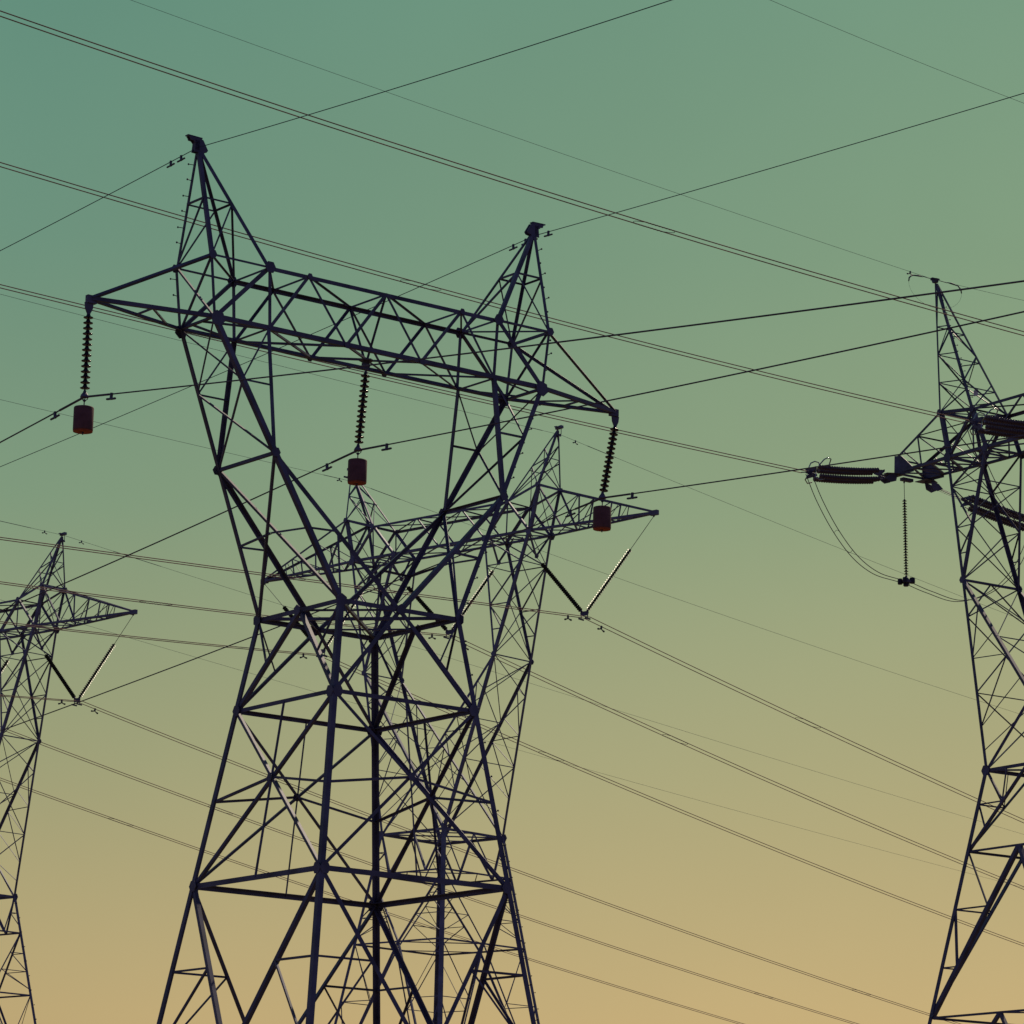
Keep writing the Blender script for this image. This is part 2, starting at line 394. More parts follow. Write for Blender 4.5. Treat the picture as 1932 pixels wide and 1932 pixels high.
# ------------------------------------------------------------------ the extra-high-voltage towers behind
PAR_B = dict(T=3.439, B=6.72, M=5.035, xo=7.299, xi=5.117, zo=44.194, zi=43.541, zb=41.72, dy=0.885, dyt=0.914, zp=47.376, xp=7.902, tip=14.88, zw=25.782, w=2.32, fJ=0.416, k=0.151, z2=23.581, z3=19.806, td=0.0, s=1.0)
PAR_D = dict(T=4.70, B=7.603, M=5.6, xo=8.191, xi=5.679, zo=47.0, zi=46.7, zb=44.45, dy=1.225, dyt=1.235, zp=54.834, xp=9.913, tip=12.0, zw=27.342, w=2.949, fJ=0.401, k=0.162, z2=23.294, z3=15.116, td=1.015, s=1.25)
def ehv_tower(P, pose, label, dead_end=False):
    root = thing('transmission_tower', label, 'pylon', (pose[0], pose[1], pose[3]), pose[2], 'steel lattice pylons')
    H = EYE; S = P['s']; zw, w0, K = P['zw'] + H, P['w'], P['k']; z2, z3 = P['z2'] + H, P['z3'] + H
    zb = P['zb'] + H; zp = P['zp'] + H
    def hw(z): return w0 + K * (zw - z)
    bt = lambda x, y: V((x, y * P['dy'], zb))
    ot = lambda s, y: V((s * P['xo'], y * P['dyt'], P['zo'] + H)); it = lambda s, y: V((s * P['xi'], y * P['dyt'], P['zi'] + H))
    Bn = lambda s, y: bt(s * P['B'], y); Tn = lambda s, y: bt(s * P['T'], y); Mn = lambda s, y: bt(s * P['M'], y)
    W = lambda s, y: V((s * w0, y * w0, zw)); J = lambda s, y: mid(Bn(s, y), W(s, y), P['fJ'])
    leg = lambda s, y, z: V((s * hw(z), y * hw(z), z)); la = Lattice(root, M_STEEL if dead_end else M_HAZED); CN = [(-1, -1), (1, -1), (1, 1), (-1, 1)]
    # crossarm
    p = la.part('crossarm'); m = p[1]; zi = P['zi'] + H
    t3 = P['xi'] / 3.0
    for y in PM:
        n = (0, y, 0)
        c = la.sub(p, 'top_chord'); c.corner(it(-1, y), it(1, y), 0.11 * S, (0, y, 1))
        c = la.sub(p, 'bottom_chord'); c.corner(Bn(-1, y), Bn(1, y), 0.12 * S, (0, y, -1))
        seq = [Tn(-1, y), V((-t3, y * P['dyt'], zi)), bt(0, y), V((t3, y * P['dyt'], zi)), Tn(1, y)]
        for a, b in zip(seq, seq[1:]): m.angle(a, b, 0.065 * S, n)
        for s in PM:
            m.angle(it(s, y), Tn(s, y), 0.12 * S, n); m.angle(it(s, y), Bn(s, y), 0.10 * S, n)
            m.angle(it(s, y), Mn(s, y), 0.045 * S, n); m.angle(it(s, y), ot(s, y), 0.12 * S, n)
            m.angle(ot(s, y), Bn(s, y), (0.15 if y < 0 else 0.10) * S, n)
            m.angle(mid(it(s, y), Bn(s, y)), mid(ot(s, y), Bn(s, y), 0.45), 0.04 * S, n)
            for q, r in ((it(s, y), 0.17), (ot(s, y), 0.15), (Bn(s, y), 0.24), (Tn(s, y), 0.20)):
                gp = la.sub(p, 'gusset_plate'); gp.plate(q, n, r * S)
    xs = [-P['xi'], -t3, t3, P['xi']]
    for i, x in enumerate(xs):
        m.angle((x, -P['dyt'], zi), (x, P['dyt'], zi), 0.055 * S, (0, 0, 1))
        if i < 3:
            m.angle((x, -P['dyt'], zi), (xs[i + 1], P['dyt'], zi), 0.045 * S, (0, 0, 1)); m.angle((x, P['dyt'], zi), (xs[i + 1], -P['dyt'], zi), 0.045 * S, (0, 0, 1))
    xb = [-P['B'], -P['M'], -P['T'], 0, P['T'], P['M'], P['B']]
    for i, x in enumerate(xb):
        m.angle(bt(x, -1), bt(x, 1), 0.06 * S, (0, 0, -1))
        if i < 6:
            m.angle(bt(x, -1), bt(xb[i + 1], 1), 0.05 * S, (0, 0, -1)); m.angle(bt(x, 1), bt(xb[i + 1], -1), 0.05 * S, (0, 0, -1))
    for s in PM:
        m.angle(ot(s, -1), ot(s, 1), 0.11 * S, (s, 0, 0)); m.angle(ot(s, -1), Bn(s, 1), 0.045 * S, (s, 0, 0)); m.angle(ot(s, 1), Bn(s, -1), 0.045 * S, (s, 0, 0))
        m.angle(it(s, 1), ot(s, -1), 0.045 * S, (0, 0, 1))
    # hangers that carry the inner legs of the V strings
    if not dead_end:
        for xh in (2.97 * 1.24, 5.22 * 1.24):
            for s in PM:
                p = la.part('string_hanger'); m = p[1]; e = V((s * xh, 0, 32.67 * 1.24 + H))
                for y in PM: m.angle(bt(s * (xh + 0.2), y), e + V((0, y * 0.05, 0)), 0.07, (0, y, 0))
                m.angle(bt(s * (xh + (1.1 if xh < 5 else -1.1)), 0) , e, 0.05, (0, 1, 0))
                c = la.sub(p, 'hanger_plate'); c.plate(e + V((0, -0.05, 0)), (0, 1, 0), 0.16, sides=5, th=0.03)
    # outer arms
    for s in PM:
        p = la.part('outer_arm'); m = p[1]; td = P['td']; tz = zb
        te = lambda y: V((s * P['tip'], y * max(td, 0.06), tz))
        bp = lambda f, y: mid(Bn(s, y), te(y), f); tp_ = lambda f, y: mid(ot(s, y), te(y) + V((0, 0, 0.08 + (0.7 if dead_end else 0))), f)
        for y in PM:
            n = (0, y, 0)
            c = la.sub(p, 'arm_chord'); c.corner(bp(0, y), bp(1, y), 0.11 * S, (0, y, -1)); c = la.sub(p, 'arm_chord'); c.corner(tp_(0, y), tp_(1, y), 0.095 * S, (0, y, 1))
            if not dead_end:
                m.angle(ot(s, y), bp(0.26, y), 0.075, n); m.angle(bp(0.26, y), tp_(0.36, y), 0.06, n)
                m.angle(tp_(0.36, y), bp(0.36 if y > 0 else 0.4, y), 0.055, n)
                m.angle(bp(0.36, y), tp_(0.64, y), 0.05, n); m.angle(tp_(0.64, y), bp(0.64, y), 0.05, n)
                m.angle(bp(0.64, y), tp_(0.70, y), 0.035, n); m.angle(tp_(0.72, y), bp(0.72, y), 0.03, n); m.angle(tp_(0.36, y), bp(0.05, y), 0.035, n)
            else:
                m.angle(tp_(0.5, y), bp(0.5, y), 0.055, n); m.angle(Bn(s, y), tp_(0.5, y), 0.06, n); m.angle(bp(0.5, y), tp_(0.82, y), 0.06, n); m.angle(tp_(1, y), bp(1, y), 0.12, n)
        if not dead_end:
            fs = [0, 0.26, 0.36, 0.5, 0.64, 0.8]
            for i, f in enumerate(fs):
                m.angle(bp(f, -1), bp(f, 1), 0.05, (0, 0, -1))
                if i < 5: m.angle(bp(f, PM[i % 2]), bp(fs[i + 1], -PM[i % 2]), 0.045, (0, 0, -1))
            c = la.sub(p, 'tip_plate'); c.bar(te(0) + V((-s * 0.35, 0, 0.03)), te(0) + V((s * 0.14, 0, 0.03)), 0.2, 0.26)
        else:
            for f in (0.0, 0.33, 0.66, 1.0): m.angle(bp(f, -1), bp(f, 1), 0.09, (0, 0, -1))
            for f in (0.0, 0.33, 0.66):
                m.angle(bp(f, -1), bp(f + 0.33, 1), 0.075, (0, 0, -1)); m.angle(bp(f, 1), bp(f + 0.33, -1), 0.075, (0, 0, -1))
            m.angle(tp_(0.5, -1), tp_(0.5, 1), 0.06, (0, 0, 1)); m.angle(tp_(1, -1), tp_(1, 1), 0.09, (s, 0, 0)); m.angle(tp_(0.5, -1), ot(s, 1), 0.045, (0, 0, 1))
            for y in PM:
                c = la.sub(p, 'tip_plate'); q = te(y) + V((0, y * 0.02, 0))
                c.poly([q + V((-s * x, 0, z)) for x, z in ((-0.05, -0.14), (1.5, -0.16), (1.5, 0.05), (0.55, 0.85), (-0.02, 0.95))], (0, y * 0.03, 0))
                c = la.sub(p, 'strain_plate'); q = te(y) + V((-s * 0.1, 0, -0.12))
                c.poly([q + V((dx, y * dy_, 0)) for dx, dy_ in ((-0.55, -0.3), (0.4, -0.3), (0.4, 0.25), (0.1, 0.75), (-0.2, 0.75), (-0.55, 0.25))], (0, 0, 0.03))
                c = la.sub(p, 'perforated_lug')
                for xx in (-0.28, 0.22): c.poly([te(y) + V((-s * 0.1 + xx, y * dy_, dz)) for dy_, dz in ((0.15, -0.1), (0.7, -0.22), (1.0, -0.45), (0.62, -0.62), (0.25, -0.5))], (0.03, 0, 0))
            c = la.sub(p, 'jumper_bracket'); c.bar(te(0) + V((-0.1, -0.5, -0.2)), te(0) + V((-0.1, 0.2, -0.2)), 0.28, 0.16)
    # earth-wire peaks
    levels = (0.27, 0.52) if not dead_end else (0.36, 0.57, 0.78)
    for s in PM:
        p = la.part('earthwire_peak'); m = p[1]; ap = V((s * P['xp'], 0, zp))
        base = {('o', y): ot(s, y) for y in PM}; base.update({('i', y): it(s, y) for y in PM})
        pt = lambda k, f: mid(ap, base[k], f)
        for k in base:
            c = la.sub(p, 'peak_leg'); c.corner(base[k], pt(k, 0.03), (0.085 if k[1] > 0 else 0.075) * S, (s if k[0] == 'o' else -s, k[1], 0))
        faces = [(('o', -1), ('o', 1), (s, 0, 0)), (('i', -1), ('i', 1), (-s, 0, 0)), (('o', -1), ('i', -1), (0, -1, 0)), (('o', 1), ('i', 1), (0, 1, 0))]
        for fi, (k0, k1, n) in enumerate(faces):
            lv = list(levels) + [1.0]
            for i, f in enumerate(lv[:-1]):
                off = 0.05 if fi % 2 else 0.0
                if f > 0.3: m.angle(pt(k0, f + off), pt(k1, f + off), 0.042 * S, n)
                a, b = (k0, k1) if (i + fi) % 2 else (k1, k0)
                m.angle(*((pt(b, lv[i + 1]), pt(a, f)) if dead_end else (pt(a, f), pt(b, lv[i + 1]))), 0.045 * S, n)
                if i == len(lv) - 2 and (fi < 3): m.angle(*((pt(a, 1.0), pt(b, f)) if dead_end else (pt(b, f), pt(a, 1.0))), 0.04 * S, n)
            m.angle(pt(k1, 0.06), pt(k0, levels[0]), 0.035 * S, n)
        c = la.sub(p, 'peak_cap'); c.bar(ap + V((-s * 0.16, 0, 0.02)), ap + V((s * 0.28, 0, 0.07)), 0.2, 0.14 if not dead_end else 0.08); c.bar(ap + V((0, -0.26, 0.06)), ap + V((0, 0.26, 0.06)), 0.16, 0.05)
        if dead_end:
            c.poly([ap + V((x, -0.1, z)) for x, z in ((-0.2, 0.05), (0.2, 0.05), (0.12, -0.16), (-0.12, -0.16))], (0, 0.2, 0))
            m.angle(pt(('i', 1), 0.9), pt(('o', 1), 0.9), 0.05, (0, 1, 0))
            if s < 0:
                tg = la.sub(p, 'number_plate', M_TAG); q = mid(pt(('i', 1), 0.80), pt(('o', 1), 0.80), 0.5); tg.bar(q + V((-0.16, -0.3, -0.2)), q + V((0.16, -0.3, -0.2)), 0.03, 0.32)
    # window columns
    fd = (0.24, 0.58, 0.79)
    for s in PM:
        p = la.part('window_column'); m = p[1]
        o_ = lambda f, y: mid(Bn(s, y), J(s, y), f); i_ = lambda f, y: mid(Tn(s, y), J(s, y), f)
        wl = lambda f, y: mid(J(s, y), W(s, y), f); dg = lambda f, y: mid(J(s, y), W(-s, y), f)
        for y in PM:
            n = (0, y, 0)
            c = la.sub(p, 'outer_chord'); c.corner(Bn(s, y), W(s, y), 0.13 * S, (s, y, 0))
            c = la.sub(p, 'inner_chord'); c.corner(Tn(s, y), J(s, y), 0.105 * S, (-s, y, 0))
            c = la.sub(p, 'inner_diagonal'); c.corner(J(s, y), W(-s, y), 0.12 * S, (-s, y, 0))
            for f in fd: m.angle(o_(f, y), i_(f, y), 0.045 * S, n)
            m.angle(i_(0, y), o_(fd[0], y), 0.055 * S, n); m.angle(o_(fd[0], y), i_(fd[1], y), 0.055 * S, n); m.angle(i_(fd[1], y), o_(fd[2], y), 0.045 * S, n)
            for f in (0.2, 0.42, 0.6, 0.78, 0.9): m.angle(wl(f, y), dg(f * 0.72 if f < 0.9 else 0.7, y), 0.04 * S, n)
            m.angle(dg(0.15, y), wl(0.42, y), 0.035 * S, n); m.angle(wl(0.42, y), dg(0.43, y), 0.035 * S, n); m.angle(dg(0.43, y), wl(0.78, y), 0.035 * S, n)
            gp = la.sub(p, 'gusset_plate'); gp.plate(J(s, y), n, 0.16 * S)
        m.angle(o_(fd[0], -1), o_(fd[0], 1), 0.045 * S, (s, 0, 0)); m.angle(i_(fd[0], -1), i_(fd[0], 1), 0.045 * S, (-s, 0, 0)); m.angle(J(s, -1), J(s, 1), (0.10 if dead_end else 0.06) * S, (s, 0, 0))
        if dead_end:
            for y in PM: m.angle(mid(J(s, -1), J(s, 1)), wl(0.2, y), 0.08, (s, 0, 0))
        for y in PM:
            m.angle(Bn(s, y), o_(fd[0], -y), 0.045 * S, (s, 0, 0))
            m.angle(o_(fd[0], y), o_(fd[1], -y), 0.05 * S, (s, 0, 0)); m.angle(o_(fd[1], y), J(s, -y), 0.05 * S, (s, 0, 0))
            m.angle(i_(fd[0], y), i_(fd[1], -y), 0.045 * S, (-s, 0, 0)); m.angle(i_(fd[1], y), J(s, -y), 0.05 * S, (-s, 0, 0))
            m.angle(wl(0, y), wl(0.2, -y), 0.05 * S, (s, 0, 0)); m.angle(wl(0.2, y), wl(0.6, -y), 0.055 * S, (s, 0, 0)); m.angle(wl(0.6, y), wl(1, -y), 0.055 * S, (s, 0, 0))
            m.angle(dg(0, y), dg(0.33, -y), 0.045 * S, (-s, 0, 0)); m.angle(dg(0.33, y), dg(0.66, -y), 0.045 * S, (-s, 0, 0))
        m.angle(dg(0.33, -1), dg(0.33, 1), 0.04 * S, (-s, 0, 0)); m.angle(wl(0.6, -1), wl(0.6, 1), 0.04 * S, (s, 0, 0))
    # body
    p = la.part('waist_frame'); m = p[1]; mids = []
    for i in range(4):
        a, b = W(*CN[i]), W(*CN[(i + 1) % 4]); n = a + b; n.z = 0; m.angle(a, b, 0.12 * S, n); mids.append((a + b) * 0.5)
        gp = la.sub(p, 'gusset_plate'); gp.plate(a, n, 0.24 * S)
    for i in range(4): m.angle(mids[i], mids[(i + 1) % 4], 0.05 * S, (0, 0, -1))
    m.angle(W(-1, 1), W(1, -1), 0.06 * S, (0, 0, -1)); m.angle(W(-1, -1), W(1, 1), 0.06 * S, (0, 0, -1))
    zg = 0.25; z4 = z3 * 0.52
    for zz in (z2, z3, z4):
        p = la.part('ring_frame'); m = p[1]; mm = []
        for i in range(4):
            a, b = leg(*CN[i], zz), leg(*CN[(i + 1) % 4], zz); n = a + b; n.z = 0; m.angle(a, b, 0.08 * S, n); mm.append((a + b) * 0.5)
        for i in range(4): m.angle(mm[i], mm[(i + 1) % 4], 0.045 * S, (0, 0, -1))
    for i in range(4):
        c0, c1 = CN[i], CN[(i + 1) % 4]; n = V((c0[0] + c1[0], c0[1] + c1[1], 0))
        mw = (W(*c0) + W(*c1)) * 0.5; g2, h2, g3, h3, g4, h4 = leg(*c0, z2), leg(*c1, z2), leg(*c0, z3), leg(*c1, z3), leg(*c0, z4), leg(*c1, z4)
        gG, hG = leg(*c0, zg), leg(*c1, zg); m2, m3, m4 = (g2 + h2) * 0.5, (g3 + h3) * 0.5, (g4 + h4) * 0.5
        up, lo, bt_, ft = [la.part('face_bracing') for _ in range(4)]
        def brace(p, *segs):
            b = la.sub(p, 'brace')
            for a, c, w in segs: b.angle(a, c, w * S, n)
        if not dead_end:
            for g_, h_, c in ((g2, h2, c0), (h2, g2, c1)):
                q = mid(g_, h_, 0.25); w_ = W(*c); up[1].angle(mw, q, 0.085, n); k = mid(w_, q, 0.45)
                brace(up, (w_, q, 0.075), (k, mid(w_, g_, 0.45), 0.035), (k, mid(w_, g_, 0.8), 0.035))
            for g_, g3_, g4_ in ((g2, g3, g4), (h2, h3, h4)):
                lo[1].angle(g_, m3, 0.075, n)
                for f in (0.33, 0.62):
                    b = mid(g_, m3, f); brace(lo, (mid(g_, g3_, f), b, 0.035), (b, mid(g_, g3_, f + 0.28), 0.035))
                bt_[1].angle(m3, g4_, 0.085, n)
                for f in (0.3, 0.6):
                    b = mid(m3, g4_, f); brace(bt_, (b, mid(g3_, g4_, f), 0.035), (b, mid(g3_, g4_, f - 0.3), 0.035))
        else:
            for c, g_, g3_, g4_ in ((c0, g2, g3, g4), (c1, h2, h3, h4)):
                w_ = W(*c); up[1].angle(mw, g_, 0.115, n)
                a, b = mid(w_, g_, 0.42), mid(mw, g_, 0.42)
                brace(up, (a, b, 0.055), (w_, b, 0.065), (mid(mw, w_, 0.5), b, 0.04), (a, mid(mw, g_, 0.72), 0.05))
                lo[1].angle(m2, g3_, 0.19, n)
                a, b, b2 = mid(g_, g3_, 0.35), mid(m2, g3_, 0.35), mid(m2, g3_, 0.70)
                brace(lo, (a, b, 0.06), (g_, b, 0.05), (a, b2, 0.075), (mid(g_, g3_, 0.70), b2, 0.05))
                bt_[1].angle(m3, g4_, 0.15, n)
        ft[1].angle(m4, gG, 0.11 * S, n); ft[1].angle(m4, hG, 0.11 * S, n)
        brace(ft, (mid(m4, gG), mid(g4, gG), 0.05)); brace(ft, (mid(m4, hG), mid(h4, hG), 0.05))
    for c in CN:
        p = la.part('leg'); p[1].corner(leg(*c, 0.12), W(*c) + V((0, 0, 0.15)), 0.155 * S, (c[0], c[1], 0))
        f = la.part('footing', M_CONC); f[1].lathe([(0.6, -0.3), (0.6, 0.3), (0.55, 0.35)], 20, base=(c[0] * hw(0), c[1] * hw(0), 0))
    la.build()
    lg = [o for o in root.children if o.name.startswith('leg')]; pk = [o for o in root.children if o.name.startswith('earthwire_peak')]
    if not dead_end:
        step_bolts(lg[2], W(1, 1) + V((0, 0, -0.4)), leg(1, 1, 9.0), (0.7, 0.7, 0.1), (0.9, 0.2, 0.1), 0.9, scale=1.2)
    else:
        ap = V((-P['xp'], 0, zp)); step_bolts(pk[0], mid(ap, it(-1, -1), 0.12), it(-1, -1), (0.9, -0.2, 0), (0.85, 0.3, 0), 0.46, scale=1.2)
    return root
POSE_B = (-3.38984, 193.109, -0.745617, 0.0); POSE_C = (-33.27245, 219.27606, -0.744589, -0.78888); POSE_D = (27.9, 175.0, -0.96938, 0.0)
MB.WS = 1.18
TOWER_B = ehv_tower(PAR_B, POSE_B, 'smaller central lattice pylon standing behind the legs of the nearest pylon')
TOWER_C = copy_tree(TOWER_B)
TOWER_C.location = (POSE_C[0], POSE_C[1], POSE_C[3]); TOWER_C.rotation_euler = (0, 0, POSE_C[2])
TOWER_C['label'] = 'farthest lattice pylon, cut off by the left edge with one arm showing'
MB.WS = 1.12
TOWER_D = ehv_tower(PAR_D, POSE_D, 'tall dead-end lattice pylon cut off by the right edge, pulled by sideways insulators', True)

def xf(pose):
    c, s = math.cos(pose[2]), math.sin(pose[2]); oz = pose[3] if len(pose) > 3 else 0
    return lambda x, y, z: V((pose[0] + c * x - s * y, pose[1] + s * x + c * y, oz + EYE + z))
XA, XB, XC, XD = xf(POSE_A), xf(POSE_B), xf(POSE_C), xf(POSE_D)

# ------------------------------------------------------------------ insulator strings
def disc_mesh(name, mt, r, pitch, flat=True):
    m = MB(); k = pitch / 0.146
    if flat: prof = [(0.014, 0.0), (0.014, 0.030 * k), (0.060, 0.030 * k), (r * 0.92, 0.026 * k), (r, 0.036 * k), (r * 0.97, 0.046 * k), (r * 0.72, 0.056 * k), (0.060, 0.088 * k), (0.048, 0.128 * k), (0.036, 0.146 * k), (0.014, 0.146 * k)]
    else: prof = [(0.016, 0.0), (0.020, 0.02 * k), (r * 0.5, 0.022 * k), (r * 0.92, 0.034 * k), (r, 0.046 * k), (r * 0.975, 0.0535 * k), (r * 0.95, 0.0545 * k), (r * 0.93, 0.0548 * k), (r * 0.80, 0.0560 * k), (r * 0.78, 0.0564 * k), (r * 0.52, 0.072 * k), (0.056, 0.100 * k), (0.045, 0.14 * k), (0.016, 0.146 * k)]
    m.lathe(prof, 18); return m.mesh(name, mt, True)
def insulator(top, bot, n, mesh, label, group, rod=0.0, fit_mat=M_STEEL, disc_end=0.12, pitch=0.146):
    """suspension string between two points; local -Z runs down the string"""
    top, bot = V(top), V(bot); d = (bot - top); Lg = d.length
    o = thing('insulator_string', label, 'insulator', top, 0, group)
    o.rotation_euler = (-d).to_track_quat('Z', 'Y').to_euler()
    zb0 = -(Lg - disc_end)
    for i in range(n): link('disc', mesh, o, (0, 0, zb0 + i * pitch))
    ztop = zb0 + n * pitch
    m = MB(); m.tube([(0, 0, 0.0), (0, 0, ztop)], 0.016, 8); m.lathe([(0.03, -0.09), (0.045, -0.06), (0.045, 0.0), (0.02, 0.03)], 10, base=(0, 0, 0)); obj('link_rod', m, fit_mat, o)
    m = MB(); m.tube([(0, 0, zb0), (0, 0, -Lg)], 0.02, 8); m.lathe([(0.02, -0.07), (0.06, -0.05), (0.07, 0.0), (0.05, 0.05)], 10, base=(0, 0, -Lg + 0.04)); obj('end_clamp', m, fit_mat, o)
    return o
DISC_A = disc_mesh('disc', M_DISC, 0.132, 0.146); DISC_V = disc_mesh('disc', M_GLASS, 0.128, 0.146, False); DISC_J = disc_mesh('disc', M_DISC, 0.128, 0.146, False); DISC_S = disc_mesh('disc', M_BROWN, 0.142, 0.146, False)

GA = 'insulator strings with hanging drums'
ATT = [(-8.85, -8.85, 23.24), (0.0, -0.18, 23.26), (8.85, 8.42, 23.28)]
LAB = ['under the left tip of the crossarm', 'under the middle of the crossarm', 'under the right tip of the crossarm']
for (x0, x1, z1), lb in zip(ATT, LAB):
    zt_ = 25.50 if x0 else 25.52
    insulator(XA(x0, 0, zt_), XA(x1, 0, z1), 14, DISC_A, 'dark insulator string ' + lb + ' of the nearest pylon', GA, disc_end=0.20)

# hold-down drums
def drum(pos, label):
    o = thing('hold_down_weight', label, 'weight', pos, 0.4, 'rusty drums hung from the near conductors')
    # pos is the conductor clamp; drum hangs plumb below it
    m = MB(); m.lathe([(0.05, -0.29), (0.20, -0.285), (0.252, -0.30), (0.262, -0.325), (0.262, -0.90), (0.258, -0.925)], 40); obj('drum', m, M_DRUM, o, smooth=False)
    for p in o.children[0].data.polygons: p.use_smooth = abs(p.normal.z) < 0.5
    m = MB(); m.lathe([(0.252, -0.955), (0.257, -0.9255), (0.18, -0.9252), (0.02, -0.925)], 40); obj('bottom_plate', m, M_RUST, o)
    m = MB(); m.tube([(0, 0, -0.10), (0, 0, -0.31)], 0.016, 8); m.lathe([(0.02, -0.15), (0.042, -0.13), (0.042, -0.10), (0.02, -0.08)], 8); obj('eye_bolt', m, M_BOLT, o)
    m = MB()
    for s in PM: m.tube([(s * 0.10, 0, 0.0), (s * 0.085, 0, -0.07), (0, 0, -0.14)], 0.011, 6)
    m.lathe([(0.03, -0.06), (0.12, -0.03), (0.10, 0.03), (0.05, 0.10), (0.03, 0.16)], 10); obj('clamp', m, M_STEEL, o)
    m = MB(); m.lathe([(0.018, -1.03), (0.02, -0.93)], 8); m.lathe([(0.034, -0.975), (0.034, -0.95)], 6); obj('nut', m, M_BOLT, o)
for (x0, x1, z1), lb in zip(ATT, ('left', 'middle', 'right')):
    drum(XA(x1, 0, z1 + 0.02), 'rust-red drum hanging below the ' + {'left': 'leftmost', 'middle': 'central', 'right': 'rightmost'}[lb] + ' insulator of the nearest pylon')

# V strings of the far towers
def v_strings(X, sides, tw):
    for ph in sides:
        xc = {-1: -7.93 * 1.24, 0: 0.11 * 1.24, 1: 8.07 * 1.24}[ph]
        bot = {-1: 29.90, 0: 29.88, 1: 29.78}[ph] * 1.24
        if ph: tops = [(ph * 11.92 * 1.24, 33.55 * 1.24), (ph * 5.22 * 1.24, 32.62 * 1.24)]
        else: tops = [(2.97 * 1.24, 32.62 * 1.24), (-2.97 * 1.24, 32.62 * 1.24)]
        nm = {-1: 'left', 0: 'middle', 1: 'right'}[ph]
        for i, (tx, tz) in enumerate(tops):
            right = tx > xc
            lb = ('right-hand' if right else 'left-hand') + ' slanting insulator string of the ' + nm + ' V under ' + tw
            insulator(X(tx, 0, tz), X(xc + (0.2 if right else -0.2), 0, bot + 0.12), 28, DISC_V, lb, 'V-shaped insulator pairs', disc_end=0.10)
        o = thing('yoke_plate', 'small yoke plate joining the bottom of the ' + nm + ' V under ' + tw, 'yoke plate', X(xc, 0, bot), POSE_B[2], 'yoke plates of the V strings')
        m = MB(); m.poly([V((x, -0.015, z)) for x, z in ((-0.26, 0.12), (0.26, 0.12), (0.30, 0.03), (0.24, -0.12), (-0.24, -0.12), (-0.30, 0.03))], (0, 0.03, 0)); obj('plate', m, M_STEEL, o)
        for s in PM:
            m = MB(); m.tube([(s * 0.23, 0, -0.08), (s * 0.23, 0, -0.26)], 0.025, 8); m.bar((s * 0.23, -0.2, -0.28), (s * 0.23, 0.2, -0.30), 0.06, 0.08); obj('suspension_clamp', m, M_STEEL, o)
v_strings(XB, (-1, 0, 1), 'the central rear pylon')
v_strings(XC, (0, 1), 'the farthest pylon')

# ------------------------------------------------------------------ wires
def wire(name, X, lx, y0, z0, sl, label, cat, group, r, mt, tL=None, tR=None, dx=0.0, dz=0.0, arm=None):
    """parabolic span(s) through (lx, y0, z0); sl = {'L': (c, a), 'R': (c, a)} with z = a t + c t^2, t along local Y"""
    pts = []
    for key, tmax in (('-', tL), ('+', tR)):
        if tmax is None: continue
        c, a = sl[key]; ts = [abs(tmax) * (i / 40.0) ** 1.3 for i in range(41)]
        sg = -1 if key == '-' else 1
        q = [(lx + dx, y0 + sg * t, z0 + dz + a * sg * t + c * t * t) for t in ts]
        pts = (list(reversed(q)) if key == '-' else (q if not pts else q[1:])) + ([] if key == '-' else []) if not pts else pts + q[1:]
    base = X(*pts[len(pts) // 2])
    m = MB(); m.tube([X(*p) - base for p in pts], r, 8)
    o = obj(name, m, mt, loc=base, smooth=True); tag(o, label, cat, group)
    if arm:
        for a0, a1, rr_ in arm:
            seg = []
            for i in range(9):
                t = a0 + (a1 - a0) * i / 8; c, a = sl['-' if t < 0 else '+']
                seg.append(X(lx + dx, y0 + t, z0 + dz + a * t + c * t * t) - base)
            mm = MB(); mm.tube(seg, rr_, 8); obj('armour_rod', mm, mt, o, smooth=True)
    return o
GW, GE = 'conductors of the near line', 'earth wires of the near line'
# near line; t < 0 comes towards the camera (right side of the picture), t > 0 runs away to the left
wire('earth_wire', XA, -5.736, -0.0, 30.72, {'+': (0.0006, -0.0500), '-': (0.00062, 0.0905)}, 'thin dark earth wire crossing the left peak of the nearest pylon', 'wire', GE, 0.0115, M_EARTH, 70, 120)
wire('earth_wire', XA, 5.736, -0.06, 30.60, {'+': (0.0003, -0.0541), '-': (0.0004, 0.0542)}, 'thin dark earth wire crossing the right peak of the nearest pylon', 'wire', GE, 0.0115, M_EARTH, 70, 120)
for (x0, x1, z1), lb, sl in zip(ATT, ('left', 'middle', 'right'), ({'+': (0.0004, -0.0979), '-': (0.0003, 0.1394)}, {'+': (0.0006, -0.0978), '-': (0.0004, 0.0688)}, {'+': (0.0004, -0.0935), '-': (0.0003, 0.0801)})):
    wire('power_conductor', XA, x1, 0, z1, sl, 'single thick conductor clamped above the ' + {'left': 'leftmost', 'middle': 'central', 'right': 'rightmost'}[lb] + ' hanging drum', 'power line', GW, 0.0195, M_WIRE, 80, 120, arm=[(-1.25, -0.05, 0.030), (0.05, 1.25, 0.030)])
